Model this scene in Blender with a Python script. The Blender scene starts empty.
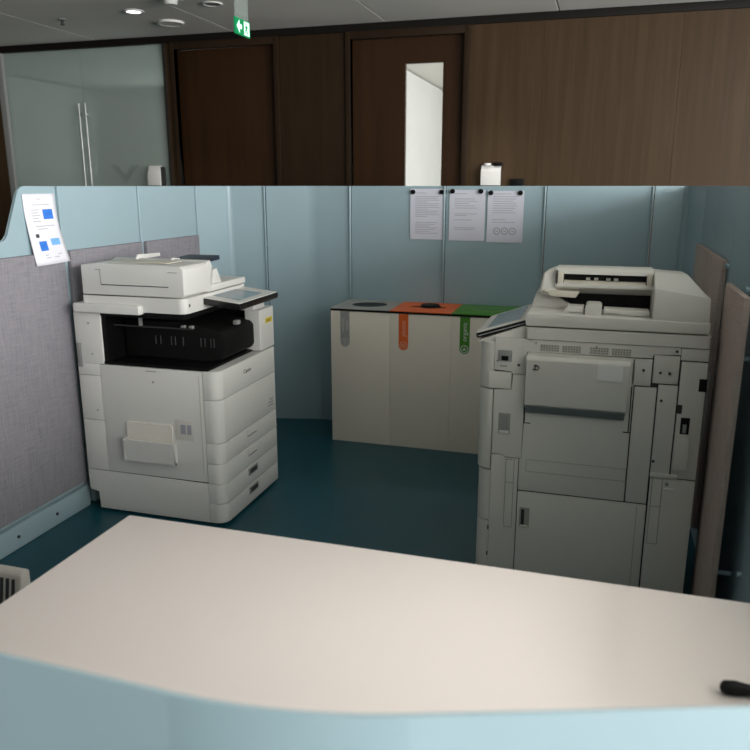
import bpy, bmesh, math, random
from mathutils import Vector, Matrix
random.seed(4)
sc = bpy.context.scene
C = sc.collection
R = math.radians
H = 1.5

# ------------------------------------------------------------------ camera, world, light, exposure
YAW = R(16.8); PITCH = math.atan(189/750)
cd = bpy.data.cameras.new('camera'); cam = bpy.data.objects.new('camera', cd); C.objects.link(cam)
cd.sensor_width = 24; cd.lens = 24
cam.location = (0, 0, H); cam.rotation_euler = (R(90)-PITCH, 0, YAW)
cd.dof.use_dof = True; cd.dof.focus_distance = 3.0; cd.dof.aperture_fstop = 3.2
sc.camera = cam
sc.view_settings.view_transform = 'Standard'; sc.view_settings.look = 'None'
sc.view_settings.gamma = 1; sc.view_settings.exposure = 0.0; sc.view_settings.use_curve_mapping = False
w = bpy.data.worlds.new('world'); sc.world = w; w.use_nodes = True
w.node_tree.nodes['Background'].inputs[0].default_value = (.95, .98, 1, 1)
w.node_tree.nodes['Background'].inputs[1].default_value = 0.04
def area(name, loc, rot, sx, sy, power, col):
    l = bpy.data.lights.new(name, 'AREA'); l.shape = 'RECTANGLE'; l.size = sx; l.size_y = sy
    l.energy = power; l.color = col
    o = bpy.data.objects.new(name, l); o.location = loc; o.rotation_euler = rot; C.objects.link(o); return o
# daylight through the long window wall on the right, as an added unseen fill from behind, and in the rooms beyond
area('daylight_right', (3.95, .4, 1.80), (0, R(90), 0), 1.62, 7.0, 700, (1, .982, .965))
area('fill_behind', (-.6, -3.55, 1.85), (R(90), 0, 0), 5.0, 1.4, 4, (.97, .98, 1))
area('daylight_meeting_room', (1.0, 8.0, 1.6), (0, R(90), 0), 1.8, 2.4, 105, (1, .965, .95))
area('daylight_glass_room', (-4.6, 8.9, 1.7), (R(-90), 0, 0), 2.2, 1.4, 48, (.98, .99, 1))

# ------------------------------------------------------------------ materials
def srgb(r, g, b):
    f = lambda v: (v/255/12.92) if v/255 <= .04045 else ((v/255+.055)/1.055)**2.4
    return (f(r), f(g), f(b), 1)
def mat(name, col, rough=.5, metal=0, var=0, scale=8, bump=0, bscale=200, spec=.5, stretch=None, emit=None, es=0):
    m = bpy.data.materials.new(name); m.use_nodes = True; nt = m.node_tree; b = nt.nodes['Principled BSDF']
    b.inputs['Base Color'].default_value = col; b.inputs['Roughness'].default_value = rough
    b.inputs['Metallic'].default_value = metal; b.inputs['Specular IOR Level'].default_value = spec
    tc = nt.nodes.new('ShaderNodeTexCoord'); mp = nt.nodes.new('ShaderNodeMapping')
    nt.links.new(tc.outputs['Object'], mp.inputs[0])
    if stretch: mp.inputs['Scale'].default_value = stretch
    if var:
        n = nt.nodes.new('ShaderNodeTexNoise'); n.inputs['Scale'].default_value = scale; n.inputs['Detail'].default_value = 5
        nt.links.new(mp.outputs[0], n.inputs[0])
        r = nt.nodes.new('ShaderNodeValToRGB')
        r.color_ramp.elements[0].position = .3; r.color_ramp.elements[1].position = .7
        r.color_ramp.elements[0].color = tuple(c*(1-var) for c in col[:3])+(1,)
        r.color_ramp.elements[1].color = tuple(min(1, c*(1+var)) for c in col[:3])+(1,)
        nt.links.new(n.outputs[0], r.inputs[0]); nt.links.new(r.outputs[0], b.inputs['Base Color'])
    if bump:
        n2 = nt.nodes.new('ShaderNodeTexNoise'); n2.inputs['Scale'].default_value = bscale
        nt.links.new(mp.outputs[0], n2.inputs[0])
        bp = nt.nodes.new('ShaderNodeBump'); bp.inputs['Strength'].default_value = bump; bp.inputs['Distance'].default_value = .002
        nt.links.new(n2.outputs[0], bp.inputs['Height']); nt.links.new(bp.outputs[0], b.inputs['Normal'])
    if emit:
        b.inputs['Emission Color'].default_value = emit; b.inputs['Emission Strength'].default_value = es
    return m
M = {}
M['teal'] = mat('teal_partition', srgb(151, 174, 182), .4, var=.03, scale=3)
M['floor'] = mat('teal_floor', srgb(14, 72, 84), .32, var=.12, scale=2.5, bump=.05, bscale=60)
M['ceil'] = mat('ceiling_paint', srgb(226, 222, 214), .8, var=.02, scale=2)
M['walldim'] = mat('wall_taupe', srgb(128, 120, 110), .8, var=.02, scale=2)
M['wallp'] = mat('wall_paint', srgb(225, 225, 222), .8, var=.02, scale=2)
M['white'] = mat('printer_white', srgb(212, 212, 208), .45, var=.015, scale=6, bump=.08, bscale=900)
M['white2'] = mat('printer_ivory', srgb(206, 205, 198), .45, var=.015, scale=6, bump=.08, bscale=900)
M['grey'] = mat('printer_grey', srgb(140, 142, 140), .5, var=.03)
M['dark'] = mat('gap_dark', srgb(45, 46, 46), .6, var=.05)
M['black'] = mat('black_plastic', srgb(9, 9, 10), .5, spec=.2, var=.1)
M['black2'] = mat('black_plastic_matte', srgb(13, 13, 13), .65, spec=.2, var=.1)
M['rim'] = mat('panel_rim_black', srgb(18, 18, 20), .25, var=.05)
M['screen'] = mat('screen_glass', srgb(120, 140, 150), .15, var=.03)
M['chrome'] = mat('chrome', srgb(200, 200, 200), .25, 1, var=.02)
M['bin'] = mat('bin_white', srgb(238, 230, 215), .5, var=.02, scale=2)
M['lidgrey'] = mat('lid_grey', srgb(165, 165, 160), .45, var=.02)
M['orange'] = mat('orange', srgb(238, 108, 42), .45, var=.03)
M['green'] = mat('green', srgb(72, 140, 36), .45, var=.03)
M['ringgrey'] = mat('sticker_grey', srgb(160, 160, 158), .5, var=.02)
M['textlight'] = mat('sticker_print_light', srgb(228, 228, 222), .5, var=.02)
M['textorange'] = mat('sticker_print_peach', srgb(240, 180, 150), .5, var=.02)
M['textgrey'] = mat('sticker_print_grey', srgb(205, 205, 200), .5, var=.02)
M['paper'] = mat('paper', srgb(228, 228, 236), .7, var=.01)
M['notice'] = mat('notice_paper', srgb(208, 210, 222), .7, var=.01)
M['ink'] = mat('ink_grey', srgb(160, 160, 170), .7, var=.05)
M['inkdark'] = mat('ink_dark', srgb(60, 60, 64), .7, var=.05)
M['blue'] = mat('print_blue', srgb(50, 120, 215), .6, var=.15, scale=60)
M['bluelight'] = mat('print_light_blue', srgb(120, 180, 235), .6, var=.08, scale=60)
M['desk'] = mat('desk_laminate', srgb(236, 226, 221), .42, var=.01, scale=2)
M['yellow'] = mat('yellow_sticker', srgb(225, 200, 40), .5, var=.03)
M['beige'] = mat('heater_beige', srgb(190, 186, 178), .5, var=.02)
M['frame'] = mat('dark_frame', srgb(38, 32, 28), .5, var=.08)
M['guide'] = mat('guide_cream', srgb(205, 200, 185), .5, var=.02)
M['pocket'] = mat('pocket_offwhite', srgb(224, 220, 210), .5, var=.01)
M['lip'] = mat('lip_shade_grey', srgb(118, 128, 128), .5, var=.02)  # darker grey carries the shade under the bypass tray
M['navy'] = mat('navy_plastic', srgb(38, 44, 58), .45, var=.05)
M['steel'] = mat('steel', srgb(170, 172, 172), .35, 1, var=.03)
M['ventgrey'] = mat('vent_grey', srgb(150, 150, 142), .6, var=.03)

def fabric(name, c0, c1):
    m = mat(name, srgb(*c0), .95); nt = m.node_tree; b = nt.nodes['Principled BSDF']
    tc = nt.nodes.new('ShaderNodeTexCoord')
    mix = nt.nodes.new('ShaderNodeMix'); mix.data_type = 'RGBA'; mix.inputs[0].default_value = .5
    for i, s in enumerate(((12, 12, 320), (320, 320, 12))):
        mp = nt.nodes.new('ShaderNodeMapping'); mp.inputs['Scale'].default_value = s
        n = nt.nodes.new('ShaderNodeTexNoise'); n.inputs['Scale'].default_value = 1; n.inputs['Detail'].default_value = 3
        r = nt.nodes.new('ShaderNodeValToRGB'); r.color_ramp.elements[0].position = .3; r.color_ramp.elements[1].position = .7
        r.color_ramp.elements[0].color = srgb(*c0); r.color_ramp.elements[1].color = srgb(*c1)
        nt.links.new(tc.outputs['Object'], mp.inputs[0]); nt.links.new(mp.outputs[0], n.inputs[0]); nt.links.new(n.outputs[0], r.inputs[0])
        nt.links.new(r.outputs[0], mix.inputs[6+i])
    nt.links.new(mix.outputs[2], b.inputs['Base Color'])
    return m
M['fabric'] = fabric('grey_fabric', (116, 115, 122), (150, 147, 153))
M['fabric_warm'] = fabric('beige_fabric', (158, 142, 134), (196, 180, 170))
def wood(name, c0, c1, rough=.5):
    m = mat(name, c0, rough, spec=.25); nt = m.node_tree; b = nt.nodes['Principled BSDF']
    tc = nt.nodes.new('ShaderNodeTexCoord'); mp = nt.nodes.new('ShaderNodeMapping'); mp.inputs['Scale'].default_value = (8, 8, .35)
    n = nt.nodes.new('ShaderNodeTexNoise'); n.inputs['Scale'].default_value = 2.2; n.inputs['Detail'].default_value = 7; n.inputs['Roughness'].default_value = .65
    r = nt.nodes.new('ShaderNodeValToRGB'); r.color_ramp.elements[0].position = .3; r.color_ramp.elements[1].position = .72
    r.color_ramp.elements[0].color = c0; r.color_ramp.elements[1].color = c1
    nt.links.new(tc.outputs['Object'], mp.inputs[0]); nt.links.new(mp.outputs[0], n.inputs[0]); nt.links.new(n.outputs[0], r.inputs[0]); nt.links.new(r.outputs[0], b.inputs['Base Color'])
    return m
M['wood'] = wood('walnut_veneer', srgb(56, 42, 26), srgb(74, 57, 38))
M['wooddoor'] = wood('door_veneer', srgb(42, 25, 10), srgb(54, 33, 14))
M['woodframe'] = wood('door_frame_veneer', srgb(36, 25, 14), srgb(46, 32, 19))
M['wooddark'] = wood('dark_veneer', srgb(38, 27, 14), srgb(50, 36, 21))
M['header'] = mat('header_black', srgb(20, 17, 13), .6, var=.05, spec=.2)
def glassmat(name, tint, dif, kt, kg):
    m = bpy.data.materials.new(name); m.use_nodes = True; nt = m.node_tree; nt.nodes.clear()
    out = nt.nodes.new('ShaderNodeOutputMaterial'); t = nt.nodes.new('ShaderNodeBsdfTransparent'); t.inputs[0].default_value = tint
    d = nt.nodes.new('ShaderNodeBsdfDiffuse'); d.inputs[0].default_value = dif
    g = nt.nodes.new('ShaderNodeBsdfGlossy'); g.inputs['Roughness'].default_value = .05
    m1 = nt.nodes.new('ShaderNodeMixShader'); m1.inputs[0].default_value = kt
    m2 = nt.nodes.new('ShaderNodeMixShader'); m2.inputs[0].default_value = kg
    nt.links.new(d.outputs[0], m1.inputs[1]); nt.links.new(t.outputs[0], m1.inputs[2])
    nt.links.new(m1.outputs[0], m2.inputs[1]); nt.links.new(g.outputs[0], m2.inputs[2]); nt.links.new(m2.outputs[0], out.inputs[0])
    return m
M['glass'] = glassmat('frosted_partition_glass', srgb(220, 232, 228), srgb(176, 188, 184), .45, .12)
M['clear'] = glassmat('clear_glass', (.95, .97, .96, 1), srgb(200, 205, 205), .95, .05)
M['acrylic'] = glassmat('clear_acrylic', (.8, .86, .83, 1), srgb(200, 210, 205), .7, .1)
M['film'] = glassmat('glass_film', srgb(205, 215, 213), srgb(165, 178, 176), .45, .1)
M['exit'] = mat('exit_green', srgb(10, 120, 70), .3, emit=srgb(20, 150, 90), es=.45)
M['exitw'] = mat('exit_white', srgb(220, 255, 235), .3, emit=srgb(200, 255, 225), es=.85)
M['lamp'] = mat('lamp_diffuser', srgb(255, 255, 255), .3, emit=(1, .98, .95, 1), es=2.2)

# ------------------------------------------------------------------ mesh helpers (world coordinates)
class MB:
    def __init__(s): s.bm = bmesh.new()
    def _bev(s, vs, bev, seg=2):
        if bev > 0:
            es = {e for v in vs for e in v.link_edges}
            bmesh.ops.bevel(s.bm, geom=list(es), offset=bev, segments=seg, affect='EDGES', profile=.6, clamp_overlap=True)
    def box(s, x0, x1, y0, y1, z0, z1, bev=0, seg=2):
        m = Matrix.Translation(((x0+x1)/2, (y0+y1)/2, (z0+z1)/2)) @ Matrix.Diagonal((abs(x1-x0), abs(y1-y0), abs(z1-z0), 1))
        r = bmesh.ops.create_cube(s.bm, size=1, matrix=m); s._bev(r['verts'], bev, seg); return s
    def prism(s, pts, axis, a0, a1, bev=0, seg=2):
        # pts in the two other axes (order x,y,z without axis)
        def P(p, a):
            return {'x': (a, p[0], p[1]), 'y': (p[0], a, p[1]), 'z': (p[0], p[1], a)}[axis]
        v0 = [s.bm.verts.new(P(p, a0)) for p in pts]; v1 = [s.bm.verts.new(P(p, a1)) for p in pts]
        s.bm.faces.new(v0); s.bm.faces.new(v1[::-1]); n = len(pts)
        for i in range(n): s.bm.faces.new((v0[i], v1[i], v1[(i+1) % n], v0[(i+1) % n]))
        s._bev(v0+v1, bev, seg); return s
    def hexa(s, c, bev=0, seg=2):    # 8 corners: 4 bottom, 4 top
        v = [s.bm.verts.new(p) for p in c]
        for f in ((0, 1, 2, 3), (7, 6, 5, 4), (0, 4, 5, 1), (1, 5, 6, 2), (2, 6, 7, 3), (3, 7, 4, 0)): s.bm.faces.new([v[i] for i in f])
        s._bev(v, bev, seg); return s
    def cyl(s, c, axis, r, h, n=24, r2=None, sy=1):
        rot = {'x': Matrix.Rotation(R(90), 4, 'Y'), 'y': Matrix.Rotation(R(90), 4, 'X'), 'z': Matrix.Identity(4)}[axis]
        bmesh.ops.create_cone(s.bm, cap_ends=True, segments=n, radius1=r, radius2=r if r2 is None else r2, depth=h, matrix=Matrix.Translation(c) @ rot @ Matrix.Diagonal((1, sy, 1, 1))); return s
    def tube(s, pts, r, n=10):
        rings = []
        for i, p in enumerate(pts):
            p = Vector(p); a = Vector(pts[max(0, i-1)]); b = Vector(pts[min(len(pts)-1, i+1)]); d = (b-a).normalized()
            u = d.orthogonal().normalized(); v = d.cross(u)
            rr = r[i] if isinstance(r, (list, tuple)) else r
            rings.append([s.bm.verts.new(p+u*rr*math.cos(t*2*math.pi/n)+v*rr*math.sin(t*2*math.pi/n)) for t in range(n)])
        for A, B in zip(rings, rings[1:]):
            for t in range(n): s.bm.faces.new((A[t], A[(t+1) % n], B[(t+1) % n], B[t]))
        s.bm.faces.new(rings[0][::-1]); s.bm.faces.new(rings[-1]); return s
    def ring(s, c, axis, ro, ri, h, n=32):
        # flat annulus with thickness
        def P(r, t, a):
            x, y = r*math.cos(t), r*math.sin(t)
            return {'x': (c[0]+a, c[1]+x, c[2]+y), 'y': (c[0]+x, c[1]+a, c[2]+y), 'z': (c[0]+x, c[1]+y, c[2]+a)}[axis]
        L = [[s.bm.verts.new(P(r, i*2*math.pi/n, a)) for i in range(n)] for r, a in ((ro, -h/2), (ro, h/2), (ri, h/2), (ri, -h/2))]
        for k in range(4):
            A, B = L[k], L[(k+1) % 4]
            for i in range(n): s.bm.faces.new((A[i], A[(i+1) % n], B[(i+1) % n], B[i]))
        return s
    def plate_hole(s, x0, x1, y0, y1, z0, z1, cx, cy, rx, ry, n=48):
        def outer(t):
            dx, dy = math.cos(t), math.sin(t); k = 1e9
            if dx > 1e-9: k = min(k, (x1-cx)/dx)
            if dx < -1e-9: k = min(k, (x0-cx)/dx)
            if dy > 1e-9: k = min(k, (y1-cy)/dy)
            if dy < -1e-9: k = min(k, (y0-cy)/dy)
            return cx+dx*k, cy+dy*k
        ts = [i*2*math.pi/n for i in range(n)]+[math.atan2(y-cy, x-cx) % (2*math.pi) for x in (x0, x1) for y in (y0, y1)]
        ts = sorted(set(ts)); n = len(ts); L = []
        for kind, z in (('o', z0), ('o', z1), ('i', z1), ('i', z0)):
            row = []
            for t in ts:
                x, y = outer(t) if kind == 'o' else (cx+rx*math.cos(t), cy+ry*math.sin(t))
                row.append(s.bm.verts.new((x, y, z)))
            L.append(row)
        for k in range(4):
            A, B = L[k], L[(k+1) % 4]
            for i in range(n): s.bm.faces.new((A[i], A[(i+1) % n], B[(i+1) % n], B[i]))
        return s

WL = {}
def obj(name, mb, m, parent=None, origin=None, smooth=True):
    bm = mb.bm if isinstance(mb, MB) else mb
    bmesh.ops.remove_doubles(bm, verts=bm.verts, dist=1e-6); bmesh.ops.recalc_face_normals(bm, faces=bm.faces)
    xs = [v.co for v in bm.verts]
    lo = Vector([min(v[i] for v in xs) for i in range(3)]); hi = Vector([max(v[i] for v in xs) for i in range(3)])
    c = Vector(origin) if origin else Vector(((lo.x+hi.x)/2, (lo.y+hi.y)/2, lo.z))
    bmesh.ops.translate(bm, verts=bm.verts, vec=-c)
    me = bpy.data.meshes.new(name); bm.to_mesh(me); bm.free(); me.materials.append(M[m] if isinstance(m, str) else m)
    if smooth:
        for p in me.polygons: p.use_smooth = True
        me.set_sharp_from_angle(angle=R(32))
    o = bpy.data.objects.new(name, me); C.objects.link(o)
    if parent: o.parent = parent; o.location = c-WL[parent.name]
    else: o.location = c
    WL[o.name] = c.copy()
    return o
def tag(o, label, cat, group=None):
    o['label'] = label; o['category'] = cat
    if group: o['group'] = group
    return o
def thing(name, label, cat, loc, group=None):
    o = bpy.data.objects.new(name, None); C.objects.link(o); o.location = loc; o.empty_display_size = .1; WL[o.name] = Vector(loc)
    return tag(o, label, cat, group)
def struct(name, mb, m, parent=None):
    o = obj(name, mb, m, parent)
    if not parent: o['kind'] = 'structure'
    return o
def text_mb(txt, size, matrix, extrude=.0004, align='CENTER', spacing=1):
    cu = bpy.data.curves.new('t', 'FONT'); cu.body = txt; cu.size = size; cu.extrude = extrude; cu.align_x = align; cu.align_y = 'CENTER'; cu.space_line = spacing
    to = bpy.data.objects.new('t', cu); C.objects.link(to)
    dg = bpy.context.evaluated_depsgraph_get(); me = bpy.data.meshes.new_from_object(to.evaluated_get(dg))
    mb = MB(); mb.bm.from_mesh(me); bmesh.ops.transform(mb.bm, matrix=matrix, verts=mb.bm.verts)
    bpy.data.objects.remove(to); bpy.data.curves.remove(cu); bpy.data.meshes.remove(me)
    return mb
def frameM(o, u, v):
    u = Vector(u).normalized(); v = Vector(v).normalized(); n = u.cross(v)
    m = Matrix((u, v, n)).transposed().to_4x4(); m.translation = Vector(o); return m
def roundrect(x0, x1, z0, z1, rs, n=6):   # rs: bl, br, tr, tl
    pts = []
    for (cx, cz, a, r) in ((x0, z0, 180, rs[0]), (x1, z0, 270, rs[1]), (x1, z1, 0, rs[2]), (x0, z1, 90, rs[3])):
        sx = 1 if cx == x0 else -1; sz = 1 if cz == z0 else -1
        if r <= 0: pts.append((cx, cz)); continue
        for i in range(n+1):
            t = R(a+90*i/n); pts.append((cx+sx*r+r*math.cos(t), cz+sz*r+r*math.sin(t)))
    return pts

# ------------------------------------------------------------------ the room
YB = 5.9; CZ = 2.7
struct('floor', MB().box(-6.6, 3.9, -3.6, 10.5, -.06, 0), 'floor')
mb = MB()
xs = [-6.6, -5.53, -4.25, -2.96, -1.69, -.42, .85, 2.12, 3.9]
ys = [-3.6, -1.2, 1.2, 3.6, 6.0]
for a, b in zip(xs, xs[1:]):
    for c, d in zip(ys, ys[1:]): mb.box(a+.004, b-.004, c+.002, d-.002, CZ, CZ+.02, .003, 1)
mb.box(-6.6, 3.9, -3.6, 10.5, CZ+.018, CZ+.06)
struct('ceiling', mb, 'ceil')
T = .1
# wall with the doors, built of its solid pieces around the openings
GX0, GX1 = -5.26, -3.63
D1 = (-3.51, -2.62); D2 = (-1.975, -1.09)
mb = MB()
for a, b in ((-6.6, GX0-.06), (GX1+.01, D1[0]-.04), (D2[1]+.03, -.5160), (-.5152, .4140), (.4148, 1.35), (1.351, 2.3), (2.301, 3.9)):
    mb.box(a, b, YB, YB+T, 0, 2.645, .0008, 1)
struct('wall_back', mb, 'wood')
struct('wall_back', MB().box(D1[1]+.045, D2[0]-.045, YB, YB+T, 0, 2.645, .001, 1), 'wooddark')
struct('trim_1', MB().box(-6.6, 3.9, YB-.012, YB+T, 2.646, CZ, .002), 'header')
struct('wall_left', MB().box(-6.7, -6.6, -3.6, YB, 0, CZ), 'walldim')
mb = MB()   # window wall on the right
mb.box(3.9, 4.0, -3.6, 6, 0, .95).box(3.9, 4.0, -3.6, 6, 2.64, CZ).box(3.9, 4.0, 3.95, 6, .95, 2.6).box(3.9, 4.0, -3.6, -3.15, .95, 2.6)
struct('wall_right', mb, 'walldim')
mb = MB().box(-6.6, 3.9, -3.7, -3.6, 0, 1.1).box(-6.6, 3.9, -3.7, -3.6, 2.6, CZ).box(-6.6, -3.2, -3.7, -3.6, 1.1, 2.6).box(2, 3.9, -3.7, -3.6, 1.1, 2.6)
struct('wall_front', mb, 'walldim')
# rooms beyond
mb = MB().box(-2.15, 1.2, 10.4, 10.5, 0, CZ).box(-2.25, -2.15, YB+T, 10.5, 0, CZ).box(1.1, 1.2, YB+T, 10.5, 0, CZ)
struct('wall_meeting_room', mb, 'wallp')
mb = MB().box(-6.6, -3.0, 9.5, 9.6, 0, CZ).box(-6.6, -6.5, YB+T, 9.6, 0, CZ)
struct('wall_glass_room', mb, 'wallp')

# glazed wall
w1 = struct('window_1', MB().box(GX0, GX0+.8, YB+.03, YB+.042, .005, 2.646).box(GX0+.802, GX1, YB+.03, YB+.042, .005, 2.646), 'glass')
for n, b in (('glass_frame', (GX0-.06, GX0, YB-.005, YB+.06, 0, 2.645)), ('glass_frame', (GX1, GX1+.03, YB-.005, YB+.06, 0, 2.645))):
    obj(n, MB().box(*b, .003), 'frame' if b[0] > -4 else 'grey', w1)
obj('pull_handle', MB().cyl((-4.485, YB-.01, 1.55), 'z', .006, 1.3).box(-4.49, -4.48, YB-.01, YB+.03, 2.1, 2.12).box(-4.49, -4.48, YB-.01, YB+.03, 1.0, 1.02), 'steel', w1)
obj('pull_handle', MB().cyl((-4.42, YB-.01, 1.55), 'z', .006, 1.3).box(-4.425, -4.415, YB-.01, YB+.03, 2.1, 2.12).box(-4.425, -4.415, YB-.01, YB+.03, 1.0, 1.02), 'steel', w1)
m = MB().prism([(-4.24, 1.68), (-4.16, 1.68), (-4.09, 1.60), (-4.02, 1.68), (-3.94, 1.68), (-4.09, 1.53)], 'y', YB+.026, YB+.029)
obj('glass_emblem', m, 'film', w1)

def door(n, x0, x1, slit=None):
    fr = MB()
    t = .042
    fr.box(x0-t, x0, YB-.02, YB+T, 0, 2.645, .003).box(x1, x1+t, YB-.02, YB+T, 0, 2.645, .003).box(x0, x1, YB-.02, YB+T, 2.59, 2.645, .003)
    if slit:
        a, b, c, d = slit
        mb = MB().box(x0+.003, a, YB+.03, YB+.07, .008, 2.587).box(b, x1-.003, YB+.03, YB+.07, .008, 2.587).box(a, b, YB+.03, YB+.07, .008, c).box(a, b, YB+.03, YB+.07, d, 2.587)
    else: mb = MB().box(x0+.003, x1-.003, YB+.03, YB+.07, .008, 2.587, .002)
    o = struct('door_%d' % n, mb, 'wooddoor')
    obj('door_frame', fr, 'woodframe', o)
    if slit:
        obj('vision_glass', MB().box(a, b, YB+.045, YB+.053, c, d), 'clear', o)
    hx = x1-.09 if n == 1 else x0+.09
    obj('door_handle', MB().cyl((hx, YB-.0, 1.02), 'y', .011, .07).tube([(hx, YB-.03, 1.02), (hx+(-.11 if n == 1 else .11), YB-.03, 1.02)], .009).cyl((hx, YB+.027, 1.02), 'y', .026, .006), 'steel', o)
door(1, *D1); door(2, *D2, slit=(-1.548, -1.254, .25, 2.405))

# ceiling fittings
def fitting(name, x, y, label, cat, r, kind):
    t = thing(name, label, cat, (x, y, CZ-.001))
    return t
def downlight(x, y, label, lit):
    t = thing('ceiling_downlight', label, 'ceiling light', (x, y, CZ-.002), 'recessed ceiling downlights')
    obj('trim_ring', MB().ring((x, y, CZ-.004), 'z', .07, .052, .008), 'wallp', t)
    obj('diffuser', MB().cyl((x, y, CZ-.003), 'z', .052, .004), 'lamp' if lit else 'grey', t)
    if lit:
        l = bpy.data.lights.new('downlight_beam', 'SPOT'); l.energy = 30; l.spot_size = R(95); l.spot_blend = .6; l.shadow_soft_size = .05; l.color = (1, .97, .92)
        o = bpy.data.objects.new('downlight_beam', l); o.location = (x, y, CZ-.02); C.objects.link(o)
downlight(-3.3, 5.03, 'small lit round downlight in the ceiling, top left of the corridor', True)
downlight(-.85, 5.2, 'added unseen lit downlight above the corridor near the door with the glass slit', True)  # added above the view to brighten the right wall box
downlight(-2.66, 4.99, 'unlit round recessed fitting in the ceiling just left of the green exit sign', False)
t = thing('ceiling_speaker', 'flat off-white round disc on the ceiling between downlight and exit sign', 'ceiling speaker', (-3.25, 5.43, CZ-.002))
obj('speaker_rim', MB().ring((-3.25, 5.43, CZ-.008), 'z', .1, .082, .016), 'wallp', t)
obj('speaker_grille', MB().cyl((-3.25, 5.43, CZ-.008), 'z', .083, .012, r2=.083), 'ceil', t)
t = thing('sprinkler_head', 'tiny dark sprinkler head on the ceiling above the frosted glass', 'sprinkler', (-3.964, 5.106, CZ-.002))
obj('escutcheon', MB().cyl((-3.964, 5.106, CZ-.004), 'z', .03, .006), 'grey', t)
obj('nozzle', MB().cyl((-3.964, 5.106, CZ-.022), 'z', .01, .03).cyl((-3.964, 5.106, CZ-.04), 'z', .017, .003), 'dark', t)
t = thing('smoke_detector', 'white square-sided detector on the ceiling at the top edge of the photo', 'smoke detector', (-2.84, 4.78, CZ-.002))
obj('detector_base', MB().box(-2.9, -2.78, 4.7, 4.82, CZ-.012, CZ-.001, .004), 'wallp', t)
obj('detector_head', MB().cyl((-2.84, 4.76, CZ-.028), 'z', .04, .034, r2=.05), 'wallp', t)

# exit sign, hanging plate parallel to the corridor end
ex = thing('exit_sign', 'green running-man exit sign with arrow hanging from the ceiling above the left wooden door', 'exit sign', (-2.255, 4.61, CZ-.002))
obj('hanger_plate', MB().box(-2.262, -2.256, 4.52, 4.70, 2.50, CZ-.003, .001), 'acrylic', ex)
sg = obj('sign_face', MB().box(-2.264, -2.252, 4.51, 4.71, 2.41, 2.505, .002), 'exit', ex)
xf = -2.2515
fy = lambda y: 4.51+(y-4.45)/.36*.20
fz = lambda z: 2.41+(z-2.375)/.145*.095
S2 = lambda L: [(fy(a), fz(b)) for a, b in L]
obj('arrow', MB().prism(S2([(4.475, 2.447), (4.545, 2.507), (4.545, 2.467), (4.60, 2.467), (4.60, 2.427), (4.545, 2.427), (4.545, 2.387)]), 'x', xf, xf+.001), 'exitw', sg)
obj('doorway_symbol', MB().box(xf, xf+.001, fy(4.655), fy(4.785), fz(2.387), fz(2.508)), 'exitw', sg)
obj('running_figure', MB().cyl((xf+.0015, fy(4.70), fz(2.488)), 'x', .006, .001).prism(S2([(4.69, 2.476), (4.735, 2.47), (4.75, 2.45), (4.725, 2.455), (4.72, 2.435), (4.745, 2.415), (4.73, 2.398), (4.71, 2.428), (4.69, 2.425), (4.672, 2.40), (4.668, 2.412), (4.695, 2.445), (4.68, 2.455)]), 'x', xf+.001, xf+.002), 'exit', sg)

# wall boxes in the corridor
t = thing('wall_box', 'small white wall box on the frosted glass beside the left wooden door', 'wall box', (-3.757, YB-.03, 1.49), 'small white wall boxes in the corridor')
obj('box_body', MB().prism([(YB-.05, 1.505), (YB-.01, 1.505), (YB-.01, 1.67), (YB-.018, 1.67), (YB-.05, 1.60)], 'x', -3.82, -3.70, .003), 'wallp', t)
obj('mount', MB().box(-3.70, -3.665, YB-.03, YB-.004, 1.48, 1.66, .004), 'dark', t)
t = thing('wall_box', 'small white wall box on the wood panel right of the door with glass slit', 'wall box', (-.855, YB-.03, 1.49), 'small white wall boxes in the corridor')
obj('box_body', MB().prism([(YB-.06, 1.505), (YB-.008, 1.505), (YB-.008, 1.65), (YB-.02, 1.65), (YB-.06, 1.61)], 'x', -.93, -.785, .003), 'wallp', t)
obj('mount', MB().box(-.84, -.775, YB-.05, YB-.001, 1.645, 1.672, .004), 'black', t)
obj('cap', MB().cyl((-.885, YB-.035, 1.658), 'z', .027, .016), 'wallp', t)
tag(obj('card_reader', MB().box(-.71, -.61, YB-.03, YB-.001, 1.47, 1.553, .008), 'black'), 'small black reader peeking above the partition right of the white wall box', 'card reader')

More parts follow.
